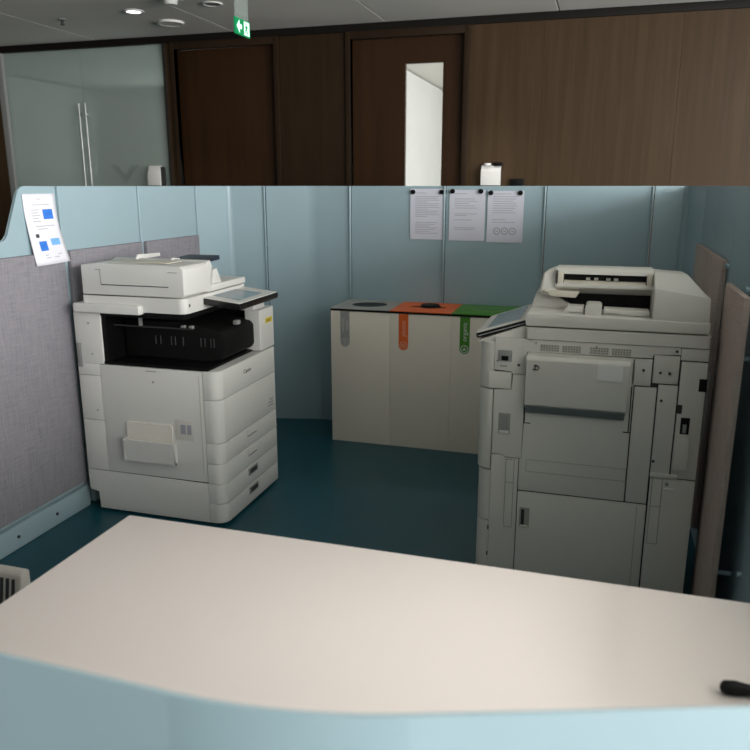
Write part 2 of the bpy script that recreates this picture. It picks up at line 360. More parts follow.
# ------------------------------------------------------------------ partition panels
PT = .014   # sheet thickness
def off_poly(pts, d):
    # offset an open plan polyline to its left by d
    out = []
    for i, p in enumerate(pts):
        p = Vector(p); ns = []
        if i > 0: e = (p-Vector(pts[i-1])).normalized(); ns.append(Vector((-e.y, e.x)))
        if i < len(pts)-1: e = (Vector(pts[i+1])-p).normalized(); ns.append(Vector((-e.y, e.x)))
        n = sum(ns, Vector((0, 0))).normalized(); k = 1/max(.3, n.dot(ns[0])); out.append(tuple(p+n*d*k))
    return out
def fold(a, p, b, r=.03, n=6):
    # rounded corner between a-p-b
    a, p, b = Vector(a), Vector(p), Vector(b); u = (a-p).normalized()*r; v = (b-p).normalized()*r
    return [tuple((p+u)*(1-t)**2+p*2*t*(1-t)+(p+v)*t**2) for t in [i/n for i in range(n+1)]]
pgroup = 'teal partition panels around the copy area'
def partition(label, pts, h, rib=True, th=PT):
    """pts: inner face in plan, ordered so that the outside lies to the LEFT"""
    base = pts[len(pts)//2]
    t = thing('office_screen', label, 'partition', (base[0], base[1], 0), pgroup)
    a, b = Vector(pts[0]), Vector(pts[1]); e = (b-a).normalized(); P = list(pts)
    P[0] = tuple(a+e*.0003); a2, b2 = Vector(pts[-2]), Vector(pts[-1]); e2 = (b2-a2).normalized(); P[-1] = tuple(b2-e2*.0003)
    poly = P+off_poly(P, th)[::-1]
    obj('panel_sheet', MB().prism(poly, 'z', .0, h, .002, 1), 'teal', t)
    if rib:
        n2 = Vector((e2.y, -e2.x)); q = b2-e2*.0006
        c = [q, q-e2*.009, q-e2*.009+n2*.011, q+n2*.011]
        obj('edge_rib', MB().prism([tuple(v) for v in c], 'z', .001, h-.001, .002, 1), 'teal', t)
    return t
def pad_x(par, x, dx, y0, y1, z0, z1, m='fabric'):
    return obj('fabric_pad', MB().box(min(x, x+dx), max(x, x+dx), y0, y1, z0, z1, .006), m, par)
LX = -2.325
# left run goes away from the camera with the outside on its left
t = thing('office_screen', 'left teal partition panel with rounded step-down top and a white poster', 'partition', (LX, 2.55, 0), pgroup)
pts = [(2.853, 0), (2.853, 1.5)]
for i in range(7): a = R(90+65*i/6); pts.append((2.655+.05*math.cos(a), 1.45+.05*math.sin(a)))
for i in range(7): a = R(-25-65*i/6); pts.append((2.49+.045*math.cos(a), 1.325+.045*math.sin(a)))
pts += [(2.06, 1.28), (2.06, 0)]
obj('panel_sheet', MB().prism(pts, 'x', LX-PT, LX, .002, 1), 'teal', t)
obj('edge_rib', MB().box(LX, LX+.013, 2.838, 2.85, 0.001, 1.499, .002), 'teal', t)
pad_x(t, LX+.001, .022, 2.062, 2.834, .125, 1.218)
k = obj('kick_rail', MB().box(LX+.001, LX+.03, 2.062, 2.834, 0.001, .105, .006), 'teal', t)
for y in (2.36, 2.60): obj('bolt', MB().cyl((LX+.032, y, .055), 'x', .007, .006), 'dark', k)
t = partition('teal partition panel on the left between poster panel and printer', [(LX, 2.857), (LX, 3.457)], 1.5)
pad_x(t, LX+.001, .022, 2.872, 3.436, .125, 1.218)
k = obj('kick_rail', MB().box(LX+.001, LX+.03, 2.872, 3.436, 0.001, .105, .006), 'teal', t)
obj('bolt', MB().cyl((LX+.032, 2.9, .055), 'x', .007, .006), 'dark', k)
t = partition('farthest straight teal panel of the left run, before the corner', [(LX, 3.461), (LX, 4.04)], 1.5)
pad_x(t, LX+.001, .022, 3.476, 4.02, .125, 1.218)
k = obj('kick_rail', MB().box(LX+.001, LX+.03, 3.476, 4.02, 0.001, .105, .006), 'teal', t)
A0 = (LX, 4.044); B0 = (-2.25, 4.31); S0 = (-2.03, 4.375); A1 = (-1.743, 4.45)
partition('folded teal panel in the left rear corner of the partition', [A0]+fold(A0, B0, S0)+[(S0[0]-.002, S0[1])], 1.5)
partition('folded teal panel right of the rear left corner, beside the bins', [(S0[0]+.002, S0[1])]+fold(S0, A1, (-1.498, 4.45))+[(-1.498, 4.45)], 1.5)
for a, b, l in ((-1.494, -.912, 'rear teal panel behind the grey and orange bins holding the leftmost notice'),
                (-.908, -.333, 'rear teal panel holding the middle and right notices'),
                (-.329, .240, 'rear teal panel directly behind the right printer')):
    partition(l, [(a, 4.45), (b, 4.45)], 1.5)
RX = .462
partition('folded teal panel in the right rear corner of the partition', [(.244, 4.45)]+fold((.244, 4.45), (.418, 4.45), (RX, 4.10))+[(RX, 4.099)], 1.5, rib=False)
rights = [(4.096, 3.602, 'right teal partition panel nearest the rear corner with a fabric pad'),
          (3.598, 3.124, 'second teal panel of the right run with a fabric pad'),
          (3.120, 2.652, 'bare teal panel on the right between the two fabric padded stretches')]
rp = []
for a, b, l in rights: rp.append(partition(l, [(RX, a+.001), (RX, b-.001)], 1.5, rib=False))
t5 = thing('office_screen', 'teal right panel closest to the desk corner with the nearest fabric pad', 'partition', (RX, 2.3, 0), pgroup)
pts = [(2.648, 0), (2.648, 1.5)]
pts = [(2.648, 0), (2.648, 1.5), (2.45, 1.5), (2.40, 1.47), (2.34, 1.31), (2.29, 1.28), (1.65, 1.28), (1.65, 0)]
obj('panel_sheet', MB().prism(pts, 'x', RX, RX+PT, .002, 1), 'teal', t5)
pad_x(rp[0], RX-.024, .022, 3.61, 4.08, .10, 1.222, 'fabric_warm')
pad_x(rp[1], RX-.024, .022, 3.17, 3.592, .10, 1.222, 'fabric_warm')
partition('added unseen low teal end of the right run, shading the white desk', [(RX, 1.646), (RX, .72)], .93, rib=False)  # added out of view, height set to shade the right of the desk
pp = pad_x(t5, .384, .02, 2.29, 2.645, .05, 1.198, 'fabric_warm')
for y, z in ((2.40, 1.0), (2.40, .3)): obj('standoff', MB().cyl((.432, y, z), 'x', .008, .056), 'teal', t5)
obj('bolt', MB().cyl((RX-.008, 3.128, 1.205), 'x', .012, .016, r2=.008), 'teal', rp[1])
obj('bolt', MB().cyl((RX-.008, 2.66, 1.175), 'x', .012, .016, r2=.008), 'teal', rp[2])
obj('bolt', MB().cyl((RX-.006, 2.262, .72), 'x', .009, .012), 'teal', t5)
obj('bolt', MB().cyl((RX-.006, 2.262, .37), 'x', .009, .012), 'teal', t5)
# near screen, folded, in front of the desk
N0 = (-.86, .470); N1 = (-.215, .458); N2 = (.36, .655)
partition('low folded teal screen close to the camera in front of the white desk', [N2]+fold(N2, N1, N0, .10, 14)+[N0], 1.1, rib=False, th=.004)

# ------------------------------------------------------------------ notices
def notice(x0, x1, z0, z1, y, label, lines, circles=False, bright=0):
    t = obj('paper_notice', MB().box(x0, x1, y-.0012, y, z0, z1), 'notice'); tag(t, label, 'notice', 'A4 notices on the rear partition')
    mb = MB(); rnd = random.Random(int(-x0*1000)); W = x1-x0
    for z, ln in lines:
        mb.box(x0+.03, x0+.03+ln*(W-.06), y-.0016, y-.0012, z0+z-.0016, z0+z+.0016)
    if circles:
        for c in (-.045, 0, .045): mb.ring(((x0+x1)/2+c, y-.0014, z0+.065), 'y', .021, .015, .0006, 20); mb.box((x0+x1)/2+c-.007, (x0+x1)/2+c+.007, y-.0017, y-.0012, z0+.062, z0+.068)
    obj('printed_text', mb, 'ink', t)
    return t
YP = 4.446
L1 = [(.27, .45)]+[(.25-.0105*i, [.95, .9, .97, .5][i % 4]) for i in range(12)]+[(.10-.0105*i, [.9, .8, .6][i % 3]) for i in range(7)]
L2 = [(.27, .5)]+[(.24-.013*i, [.8, .9, .6][i % 3]) for i in range(5)]+[(.155, .9), (.145, .5), (.12, .7), (.075, .85), (.065, .8)]
L3 = [(.275, .7)]+[(.26-.013*i, [.95, .9, .8, .9][i % 4]) for i in range(8)]+[(.13, .5), (.115, .9)]
notice(-1.122, -.912, 1.19, 1.484, YP, 'leftmost of the three white notices on the rear partition, dense text', L1)
notice(-.886, -.676, 1.187, 1.478, YP, 'middle of the three white notices on the rear partition, sparse text', L2)
notice(-.662, -.455, 1.181, 1.473, YP, 'rightmost of the three white notices, with three printed circles', L3, True)
for nm, xs_, z in (('leftmost', (-1.105, -.932), 1.466), ('middle', (-.868, -.702), 1.470), ('rightmost', (-.644, -.476), 1.462)):
    for sd, x in zip(('left', 'right'), xs_):
        m = MB().cyl((x, YP-.0065, z), 'y', .0135, .010)
        m._bev([], 0)
        tag(obj('magnet', m, 'black'), 'black round magnet at upper %s corner of the %s notice' % (sd, nm), 'magnet', 'black magnets holding the notices')
# poster on the left panel, its lower part standing off the wall
bm = bmesh.new(); nu, nv = 8, 14; g = []
def poster_pt(u, v, off=0):
    z = 1.468-.295*v; wv = .195+.018*max(0, v-.5)*2; y0 = 2.632+.012*v
    x = LX+.003+.028*max(0, (v-.25)/.75)**1.2+.012*max(0, v-.5)*math.sin(u*math.pi)
    return (x+off, y0+u*wv, z-.004*(1-u)*v)
for j in range(nv+1): g.append([bm.verts.new(poster_pt(i/nu, j/nv)) for i in range(nu+1)])
for j in range(nv):
    for i in range(nu): bm.faces.new((g[j][i], g[j][i+1], g[j+1][i+1], g[j+1][i]))
po = obj('paper_poster', bm, 'paper'); sm = po.modifiers.new('thick', 'SOLIDIFY'); sm.thickness = .001
tag(po, 'tall white poster with blue pictures curling off the left partition panel', 'poster')
def decal(name, u0, u1, v0, v1, m):
    bm = bmesh.new(); n = 4
    G = [[bm.verts.new(poster_pt(u0+(u1-u0)*i/n, v0+(v1-v0)*j/n, .0018)) for i in range(n+1)] for j in range(n+1)]
    for j in range(n):
        for i in range(n): bm.faces.new((G[j][i], G[j][i+1], G[j+1][i+1], G[j+1][i]))
    return obj(name, bm, m, po)
decal('printed_picture', .55, .86, .22, .36, 'blue'); decal('printed_picture', .22, .44, .665, .80, 'blue'); decal('printed_picture', .58, .86, .64, .735, 'bluelight')
decal('printed_mark', .18, .28, .56, .61, 'inkdark')
bm = bmesh.new()
for (u0, u1, v) in ((.4, .55, .07), (.25, .8, .15), (.2, .45, .22), (.2, .42, .26), (.2, .45, .30), (.2, .4, .34), (.2, .45, .38), (.25, .85, .45), (.3, .6, .49), (.3, .8, .86), (.3, .7, .9)):
    vs = [bm.verts.new(poster_pt(u, vv, .0018)) for u, vv in ((u0, v), (u1, v), (u1, v+.008), (u0, v+.008))]; bm.faces.new(vs)
obj('printed_text', bm, 'ink', po)

# ------------------------------------------------------------------ recycling bins
def recycle_bin(x0, col, word, txtmat, ringmat, label, kind):
    W = .358; x1 = x0+W; y0, y1 = 4.08, 4.43
    t = thing('recycling_bin', label, 'recycling bin', ((x0+x1)/2, (y0+y1)/2, 0), 'recycling bins in a row')
    obj('bin_body', MB().box(x0+.0003, x1-.0003, y0, y1, .0, .796, .002), 'bin', t)
    obj('edge_band', MB().box(x0+.0005, x1-.0005, y0-.004, y1, .797, .808, .001), 'black2', t)
    cx, cy = (x0+x1)/2+.005, 4.262
    if kind < 2:
        l = obj('lid_plate', MB().plate_hole(x0, x1, y0-.004, y1, .8085, .813, cx, cy, .108 if kind == 0 else .115, .095 if kind == 0 else .035), col, t)
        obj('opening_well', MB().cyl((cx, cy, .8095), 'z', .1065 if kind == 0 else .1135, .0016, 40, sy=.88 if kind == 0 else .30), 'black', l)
        if kind == 1:
            obj('can_flap', MB().cyl((cx+.01, cy+.01, .819), 'z', .066, .016, 32, r2=.05), 'black', l)
    else:
        l = obj('lid_plate', MB().box(x0, x1, y0-.004, y1, .8085, .813, .001), col, t)
        mb = MB(); mb.ring((0, 0, 0), 'z', .09, .086, .002, 40)
        bmesh.ops.transform(mb.bm, matrix=Matrix.Translation((cx, cy, .8142)) @ Matrix.Diagonal((1, .6, 1, 1)), verts=mb.bm.verts)
        obj('hatch_outline', mb, 'lidgrey', l)
    sx = x0+.060-.005*kind; sw = .056; zb = .585
    st = obj('sorting_sticker', MB().prism(roundrect(sx, sx+sw, zb, .795, (sw/2-.0001, sw/2-.0001, 0, 0), 10), 'y', y0-.0012, y0), ringmat, t)
    st2 = MB().ring((sx+sw/2, y0-.0016, zb+sw/2), 'y', .0225, .0185, .0008, 28)
    if kind == 2: st2.prism([(sx+sw/2-.011, zb+sw/2-.009), (sx+sw/2, zb+sw/2+.012), (sx+sw/2+.011, zb+sw/2-.009), (sx+sw/2+.004, zb+sw/2-.009), (sx+sw/2, zb+sw/2-.002), (sx+sw/2-.004, zb+sw/2-.009)], 'y', y0-.002, y0-.0012)
    elif kind == 1:
        st2.box(sx+sw/2-.010, sx+sw/2-.003, y0-.002, y0-.0012, zb+sw/2-.010, zb+sw/2+.010); st2.box(sx+sw/2+.002, sx+sw/2+.010, y0-.002, y0-.0012, zb+sw/2-.010, zb+sw/2+.007)
    else:
        for k in range(3): st2.box(sx+sw/2-.009, sx+sw/2+.009, y0-.002, y0-.0012, zb+sw/2-.010+.008*k, zb+sw/2-.006+.008*k)
    obj('sticker_icon', st2, txtmat, st)
    tm = text_mb(word, .037 if kind else .025, frameM((sx+sw/2, y0-.0015, .712), (0, 0, 1), (-1, 0, 0)))
    obj('sticker_lettering', tm, txtmat, st)
recycle_bin(-1.503, 'lidgrey', 'residual\nwaste', 'textgrey', 'ringgrey', 'white bin cabinet with grey top and open oval hole, left end of the row', 0)
recycle_bin(-1.145, 'orange', 'plastic', 'textorange', 'orange', 'white bin cabinet with orange top and orange sticker, middle of the row', 1)
recycle_bin(-.787, 'green', 'organic', 'textlight', 'green', 'white bin cabinet with green top and green sticker, beside the right printer', 2)

# ------------------------------------------------------------------ left printer (faces +X)
def bx(name, par, x0, x1, y0, y1, z0, z1, m, bev=.002, seg=2): return obj(name, MB().box(x0, x1, y0, y1, z0, z1, bev, seg), m, par)
p1 = thing('multifunction_printer', 'white office copier with black output bay standing by the left partition', 'printer', (-1.93, 3.09, 0), 'office copiers')
Y0, Y1 = 2.80, 3.375
obj('base_chassis', MB().prism([(-2.255, .10), (-2.205, .095), (-2.205, .014), (-1.63, .014), (-1.63, .715), (-2.255, .715)], 'y', Y0+.004, Y1-.004), 'dark', p1)
for x in (-2.15, -1.70):
    for y in (Y0+.07, Y1-.07): obj('caster', MB().cyl((x, y, .012), 'x', .012, .02), 'black', p1)
# side panels
obj('lower_side_panel', MB().prism([(-2.262, .103), (-2.212, .095), (-2.212, .012), (-1.628, .012), (-1.628, .200), (-2.262, .2045)], 'y', Y0, Y0+.02, .002), 'white', p1)
sp = bx('side_panel', p1, -2.147, -1.628, Y0, Y0+.02, .206, .718, 'white', .003)
rc = bx('rear_side_panel', p1, -2.262, -2.149, Y0, Y0+.03, .206, .45, 'white', .003)
bx('rear_side_panel', p1, -2.262, -2.149, Y0, Y0+.03, .452, .662, 'white', .003)
col_ = bx('rear_column', p1, -2.262, -2.124, Y0, Y1, .72, .952, 'white', .004)
bx('rear_side_panel', p1, -2.262, -2.149, Y0, Y0+.03, .664, .7195, 'white', .002)
bx('side_grip', p1, -2.258, -2.234, Y0-.003, Y0+.02, .70, .812, 'grey', .004)
for x, z in ((-2.185, .905), (-2.178, .765), (-2.178, .50)): obj('screw', MB().cyl((x, Y0-.001, z), 'y', .004, .003, 12), 'grey', p1)
obj('screw', MB().cyl((-1.875, Y0-.001, .655), 'y', .005, .003, 12), 'grey', p1)
obj('side_slot', MB().box(-1.91, -1.855, Y0-.001, Y0+.004, .702, .706), 'grey', p1)
bx('side_label', p1, -1.778, -1.685, Y0-.001, Y0+.002, .395, .492, 'white2', .0005)
obj('label_print', MB().box(-1.75, -1.725, Y0-.0018, Y0-.0006, .425, .47).box(-1.718, -1.697, Y0-.0018, Y0-.0006, .425, .47), 'ink', p1)
bx('corner_strip', p1, -1.648, -1.64, Y0-.0008, Y0+.004, .235, .70, 'white2', .0005)
# manual pocket
pk = obj('manual_pocket', MB().prism([(Y0-.002, .272), (Y0-.028, .280), (Y0-.036, .385), (Y0-.029, .385), (Y0-.022, .290), (Y0-.002, .285)], 'x', -2.035, -1.775, .001, 1).box(-2.035, -2.028, Y0-.032, Y0-.002, .28, .385, .001, 1).box(-1.782, -1.775, Y0-.032, Y0-.002, .28, .385, .001, 1), 'white', p1)
obj('pocket_back', MB().prism(roundrect(-2.025, -1.79, .28, .462, (.002, .002, .01, .01)), 'y', Y0-.010, Y0-.002, .001, 1), 'pocket', pk)
# front (right) covers with a rounded near corner
def front_slab(name, z0, z1, m='white', bev=.0015, extra=0):
    pts = []
    r = .048
    for i in range(9):
        a = R(270+90*i/8); pts.append((-1.55-r+extra+r*math.cos(a), Y0+r-.002+r*math.sin(a)))
    pts += [(-1.55+extra, Y1+.004), (-1.626, Y1+.004), (-1.626, Y0-.002)]
    return obj(name, MB().prism(pts, 'z', z0, z1, bev, 1), m, p1)
zs = [.013, .105, .2, .297, .393, .592, .722]
names = ['paper_drawer', 'paper_drawer', 'paper_drawer', 'paper_drawer', 'front_door', 'top_cover']
for i, nme in enumerate(names):
    o = front_slab(nme, zs[i]+.0012, zs[i+1]-.0012)
    if nme == 'paper_drawer':
        z = zs[i+1]-.024
        d = i < 2
        h = obj('drawer_handle', MB().box(-1.551, -1.5465, 3.045, 3.14, z-.022, z+.014, .002), 'grey' if d else 'white', o)
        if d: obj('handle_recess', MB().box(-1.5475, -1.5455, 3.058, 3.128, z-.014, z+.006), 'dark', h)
        else: obj('handle_lip', MB().box(-1.548, -1.543, 3.05, 3.135, z-.018, z-.013, .001), 'grey', h)
tm = text_mb('Canon', .028, frameM((-1.5495, 3.075, .668), (0, 1, 0), (0, 0, 1)))
obj('brand_lettering', tm, 'black', p1)
obj('door_label', MB().box(-1.5502, -1.5485, 3.29, 3.345, .43, .436).box(-1.5502, -1.5485, 3.29, 3.345, .445, .451).box(-1.5502, -1.5485, 3.31, 3.345, .46, .466), 'ink', p1)
# black output bay
bay = obj('output_bay', MB().box(-2.124, -1.60, Y0+.004, Y1-.01, .722, .733, .002).box(-2.124, -1.64, Y1-.06, Y1-.005, .733, .955, .002).box(-2.124, -2.10, Y0+.01, Y1-.05, .733, .955).box(-2.124, -1.70, Y0+.004, Y1, .94, .962, .003), 'black', p1)
fin = obj('inner_finisher', MB().prism([(-2.09, .735), (-1.66, .735), (-1.60, .745), (-1.585, .765), (-1.585, .858), (-1.60, .875), (-1.66, .885), (-1.80, .905), (-2.09, .905)], 'y', 2.93, 3.255, .006), 'black2', p1)
for x in [-1.93, -1.905, -1.85, -1.83, -1.79, -1.70, -1.68, -1.65, -1.635]:
    obj('cooling_rib', MB().box(x, x+.004, 2.924, 2.932, .80, .84, .001, 1), 'dark', fin)
obj('clip', MB().box(-1.968, -1.955, 2.86, 2.875, .888, .94, .002), 'grey', bay)
obj('gloss_tab', MB().box(-1.775, -1.755, 2.89, 2.91, .885, .90, .004).box(-1.735, -1.715, 2.89, 2.91, .885, .90, .004), 'grey', bay)
mb = MB().box(-2.10, -1.70, 2.86, 2.87, .888, .894)
obj('output_rail', mb, 'dark', bay)
obj('staple_knob', MB().box(-1.60, -1.575, 3.05, 3.08, .885, .905, .004), 'grey', fin)
# right support column under the control panel
pc = bx('panel_column', p1, -1.63, -1.55, 3.23, 3.385, .727, .925, 'white', .006, 3)
bx('panel_neck', p1, -1.68, -1.585, 3.24, 3.36, .92, .985, 'white', .004)
ys_ = obj('warning_sticker', MB().box(-1.5505, -1.549, 3.29, 3.365, .852, .877), 'yellow', pc)
obj('sticker_print', MB().box(-1.5492, -1.5484, 3.30, 3.355, .866, .869).box(-1.5492, -1.5484, 3.30, 3.345, .859, .862), 'inkdark', ys_)
# scanner and feeder
sc_ = obj('scanner_housing', MB().prism(roundrect(-2.205, -1.69, Y0, Y1, (.01, .035, .02, .01)), 'z', .966, 1.031, .004), 'white', p1)
bx('rear_ledge', p1, -2.238, -1.90, Y0-.03, Y0+.16, .957, .998, 'white', .008, 3)
obj('indicator', MB().box(-1.6895, -1.688, 2.83, 2.84, .995, 1.007), 'dark', sc_)
adf = obj('document_feeder', MB().prism([(-2.2, 1.036), (-1.705, 1.036), (-1.69, 1.045), (-1.69, 1.155), (-1.705, 1.170), (-2.12, 1.174), (-2.2, 1.165)], 'y', Y0, 3.03, .006, 3), 'white', p1)
obj('feeder_cover_groove', MB().box(-2.10, -1.765, Y0-.0012, Y0+.001, 1.079, 1.083), 'dark', adf)
obj('feeder_cover_groove', MB().box(-2.103, -2.1, Y0-.0008, Y0+.001, 1.083, 1.145).box(-2.125, -2.1, Y0-.0008, Y0+.001, 1.145, 1.148), 'grey', adf)
obj('feeder_cover_groove', MB().box(-1.765, -1.72, Y0-.0012, Y0+.001, 1.142, 1.145), 'grey', adf)
obj('feeder_front_slope', MB().prism([(3.0, 1.036), (3.0, 1.17), (3.035, 1.178), (3.055, 1.15), (3.02, 1.09), (3.05, 1.036)], 'x', -2.18, -1.692, .003), 'white', adf)
pl = bx('platen_cover', p1, -2.2, -1.69, 3.04, 3.375, 1.036, 1.066, 'white', .006, 3)
obj('input_tray', MB().hexa([(-1.99, 3.04, 1.14), (-1.81, 3.04, 1.14), (-1.79, 3.31, 1.152), (-1.96, 3.31, 1.152), (-1.99, 3.04, 1.155), (-1.81, 3.04, 1.155), (-1.79, 3.31, 1.174), (-1.96, 3.31, 1.174)], .004), 'navy', adf)
obj('tray_support', MB().prism([(3.06, 1.066), (3.15, 1.066), (3.11, 1.135), (3.075, 1.13)], 'x', -1.80, -1.70, .003), 'white', adf)
obj('tray_guide', MB().prism([(3.0, 1.172), (3.2, 1.172), (3.2, 1.188), (3.02, 1.195)], 'x', -2.06, -2.05, .002), 'white', adf)
obj('tray_guide', MB().prism([(3.0, 1.168), (3.08, 1.168), (3.08, 1.178), (3.02, 1.184)], 'x', -1.88, -1.87, .002), 'white', adf)
obj('feeder_top_recess', MB().box(-2.1, -1.8, 2.86, 2.98, 1.1735, 1.1765, .001), 'guide', adf)
# control panel
def tilt_panel(par, c, th, m_rim, inner=.02, scr=None, m_b='white'):
    # c: 4 top corners; slab downwards
    n = (Vector(c[1])-Vector(c[0])).cross(Vector(c[3])-Vector(c[0])).normalized()
    if n.z < 0: n = -n
    low = [tuple(Vector(p)-n*th) for p in c]
    o = obj('control_panel', MB().hexa(low+[tuple(p) for p in c], .004), m_rim, par)
    cc = sum((Vector(p) for p in c), Vector())/4
    f = lambda p, k, d: tuple(cc+(Vector(p)-cc)*k+n*d)
    obj('panel_bezel', MB().hexa([f(p, .965, -.001) for p in c]+[f(p, .955, .003) for p in c]), m_b, o)
    if scr:
        a, b, u0, u1 = scr
        def q(u, v, d): return tuple(Vector(c[0])*(1-u)*(1-v)+Vector(c[1])*u*(1-v)+Vector(c[2])*u*v+Vector(c[3])*(1-u)*v+n*d)
        r = [(a, u0), (b, u0), (b, u1), (a, u1)]
        obj('touchscreen', MB().hexa([q(u, v, .0025) for u, v in r]+[q(u, v, .0045) for u, v in r]), 'screen', o)
    return o
tilt_panel(p1, [(-1.725, 2.96, 1.018), (-1.50, 2.93, 1.000), (-1.50, 3.34, 1.000), (-1.725, 3.37, 1.018)], .028, 'rim', scr=(.18, .82, .18, .75))

# ------------------------------------------------------------------ right printer (faces -X)
p2 = thing('multifunction_printer', 'large off-white copier with closed side tray standing by the right partition', 'printer', (0, 2.9, 0), 'office copiers')
Q0, Q1 = 2.58, 3.20
bx('chassis', p2, -.339, .35, Q0+.006, Q1, .014, .985, 'dark', .002)
for x in (-.30, .28):
    for y in (Q0+.07, Q1-.07): obj('caster', MB().cyl((x, y, .012), 'x', .012, .02), 'black', p2)
g = .0012
def pn(name, x0, x1, z0, z1, pr=0, m='white2', bev=.0022, par=None, th=.02):
    return obj(name, MB().box(x0+g, x1-g, Q0-pr, Q0+th, z0+g, z1-g, bev), m, par or p2)
# upper strip, with vents
up = obj('upper_side_panel', MB().prism([(-.277, .862), (-.231, .862), (-.231, .946), (.181, .946), (.181, .962), (.266, .962), (.266, .988), (-.34, .988), (-.34, .872), (-.277, .872)], 'y', Q0, Q0+.02, .002), 'white2', p2)
for a, b in ((-.185, -.122), (-.112, -.05), (-.022, .04), (.05, .112)):
    mb = MB()
    for k in range(7):
        for j in range(3):
            x = a+(b-a)*k/7; mb.box(x+.001, x+(b-a)/7-.001, Q0-.0014, Q0+.001, .9505+j*.008, .9505+j*.008+.006)
    obj('vent_grille', mb, 'ventgrey', up)
pn('rear_top_panel', .266, .352, .945, .988)
so = obj('socket_frame', MB().box(-.328, -.28, Q0-.003, Q0+.01, .905, .945, .002), 'grey', up); obj('socket', MB().box(-.316, -.292, Q0-.004, Q0, .909, .925, .001), 'black', so)
obj('socket_groove', MB().box(-.320, -.296, Q0-.0012, Q0+.001, .886, .890), 'grey', up)
pn('socket_cover', -.36, -.277, .805, .868, .003)
pn('small_cover', .184, .266, .862, .960)
pn('corner_cover', .118, .182, .850, .944)
def screw(x, z, r=.005, m='dark'): obj('screw', MB().cyl((x, Q0-.001, z), 'y', r, .004, 14), m, p2)
for x, z in ((.155, .905), (.208, .900), (.237, .899), (.219, .805), (.253, .975), (.212, .59), (-.255, .895)): screw(x, z, .0045)
screw(-.33, .905, .003, 'grey'); screw(-.20, .985-.008, .003, 'grey'); screw(.0, .975, .0035, 'grey')
# column at rear
pn('rear_side_panel', .27, .352, .534, .943)
obj('cable_slot', MB().box(.330, .354, Q0-.001, Q0+.004, .845, .888, .001), 'black', p2)
obj('cable_slot', MB().box(.270, .286, Q0-.001, Q0+.003, .765, .795, .001), 'dark', p2)
cs = obj('power_socket', MB().box(.286, .314, Q0-.0015, Q0+.003, .695, .752, .001), 'black', p2)
obj('socket_plug', MB().box(.293, .305, Q0-.006, Q0, .70, .73, .002), 'grey', cs)
obj('socket_flap', MB().prism(roundrect(.274, .318, .568, .688, (.006, .016, .012, .002)), 'y', Q0-.012, Q0, .003), 'white2', p2)
pn('mid_rear_panel', .205, .268, .534, .860)
pn('mid_rear_panel', .131, .203, .43, .848)
obj('hinge_bar', MB().box(.205, .292, Q0-.006, Q0+.004, .533, .548, .004), 'white2', p2)
obj('front_side_panel', MB().prism([(-.338, .560), (-.290, .560), (-.290, .552), (-.231, .552), (-.231, .860), (-.275, .860), (-.275, .803), (-.338, .803)], 'y', Q0, Q0+.02, .002), 'white2', p2)
hr = obj('grip_recess', MB().box(-.318, -.276, Q0-.0012, Q0+.004, .640, .716, .001), 'ventgrey', p2)
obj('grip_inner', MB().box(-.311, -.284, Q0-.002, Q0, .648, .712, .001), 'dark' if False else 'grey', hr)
obj('grip_lip', MB().box(-.314, -.28, Q0-.005, Q0, .640, .652, .002), 'white2', hr)
# big duplex door with the closed bypass tray
dd = obj('duplex_door', MB().prism([(-.238, .431), (.128, .431), (.128, .943), (-.228, .943), (-.228, .551), (-.238, .551)], 'y', Q0, Q0+.02, .002), 'white2', p2)
obj('door_channel', MB().box(-.2295, -.225, Q0-.001, Q0+.001, .69, .93).box(-.229, -.205, Q0-.001, Q0+.001, .685, .6885).box(.106, .129, Q0-.001, Q0+.001, .682, .686).box(.121, .125, Q0-.001, Q0+.001, .686, .846), 'dark', dd)
mbp = MB().box(-.213, .131, Q0-.0008, Q0, .505, .5065).box(-.213, .128, Q0-.0008, Q0, .550, .5515).box(-.213, -.2115, Q0-.0008, Q0, .506, .551).box(.1265, .128, Q0-.0008, Q0, .506, .551)
obj('embossed_outline', mbp, 'ventgrey', dd)
tr = obj('bypass_tray', MB().prism([(Q0-.001, .742), (Q0-.030, .762), (Q0-.038, .925), (Q0-.030, .936), (Q0-.001, .938)], 'x', -.228, .112, .004, 3), 'white2', dd)
obj('tray_lip', MB().prism([(Q0-.001, .728), (Q0-.010, .729), (Q0-.029, .758), (Q0-.001, .758)], 'x', -.222, .106, .002), 'lip', tr)  # shadow band below the tray, put into the lip's colour
obj('tray_label', MB().hexa([(.008, Q0-.0372, .868), (.09, Q0-.0372, .868), (.09, Q0-.036, .868), (.008, Q0-.036, .868), (.008, Q0-.0397, .921), (.09, Q0-.0397, .921), (.09, Q0-.038, .921), (.008, Q0-.038, .921)]), 'wallp', tr)
mt = MB()
mt.ring((-.190, Q0-.0395, .898), 'y', .0085, .0055, .002, 20).box(-.203, -.196, Q0-.040, Q0-.037, .889, .893).box(-.2, -.19, Q0-.0405, Q0-.038, .905, .908)
obj('tray_icon', mt, 'inkdark', tr)
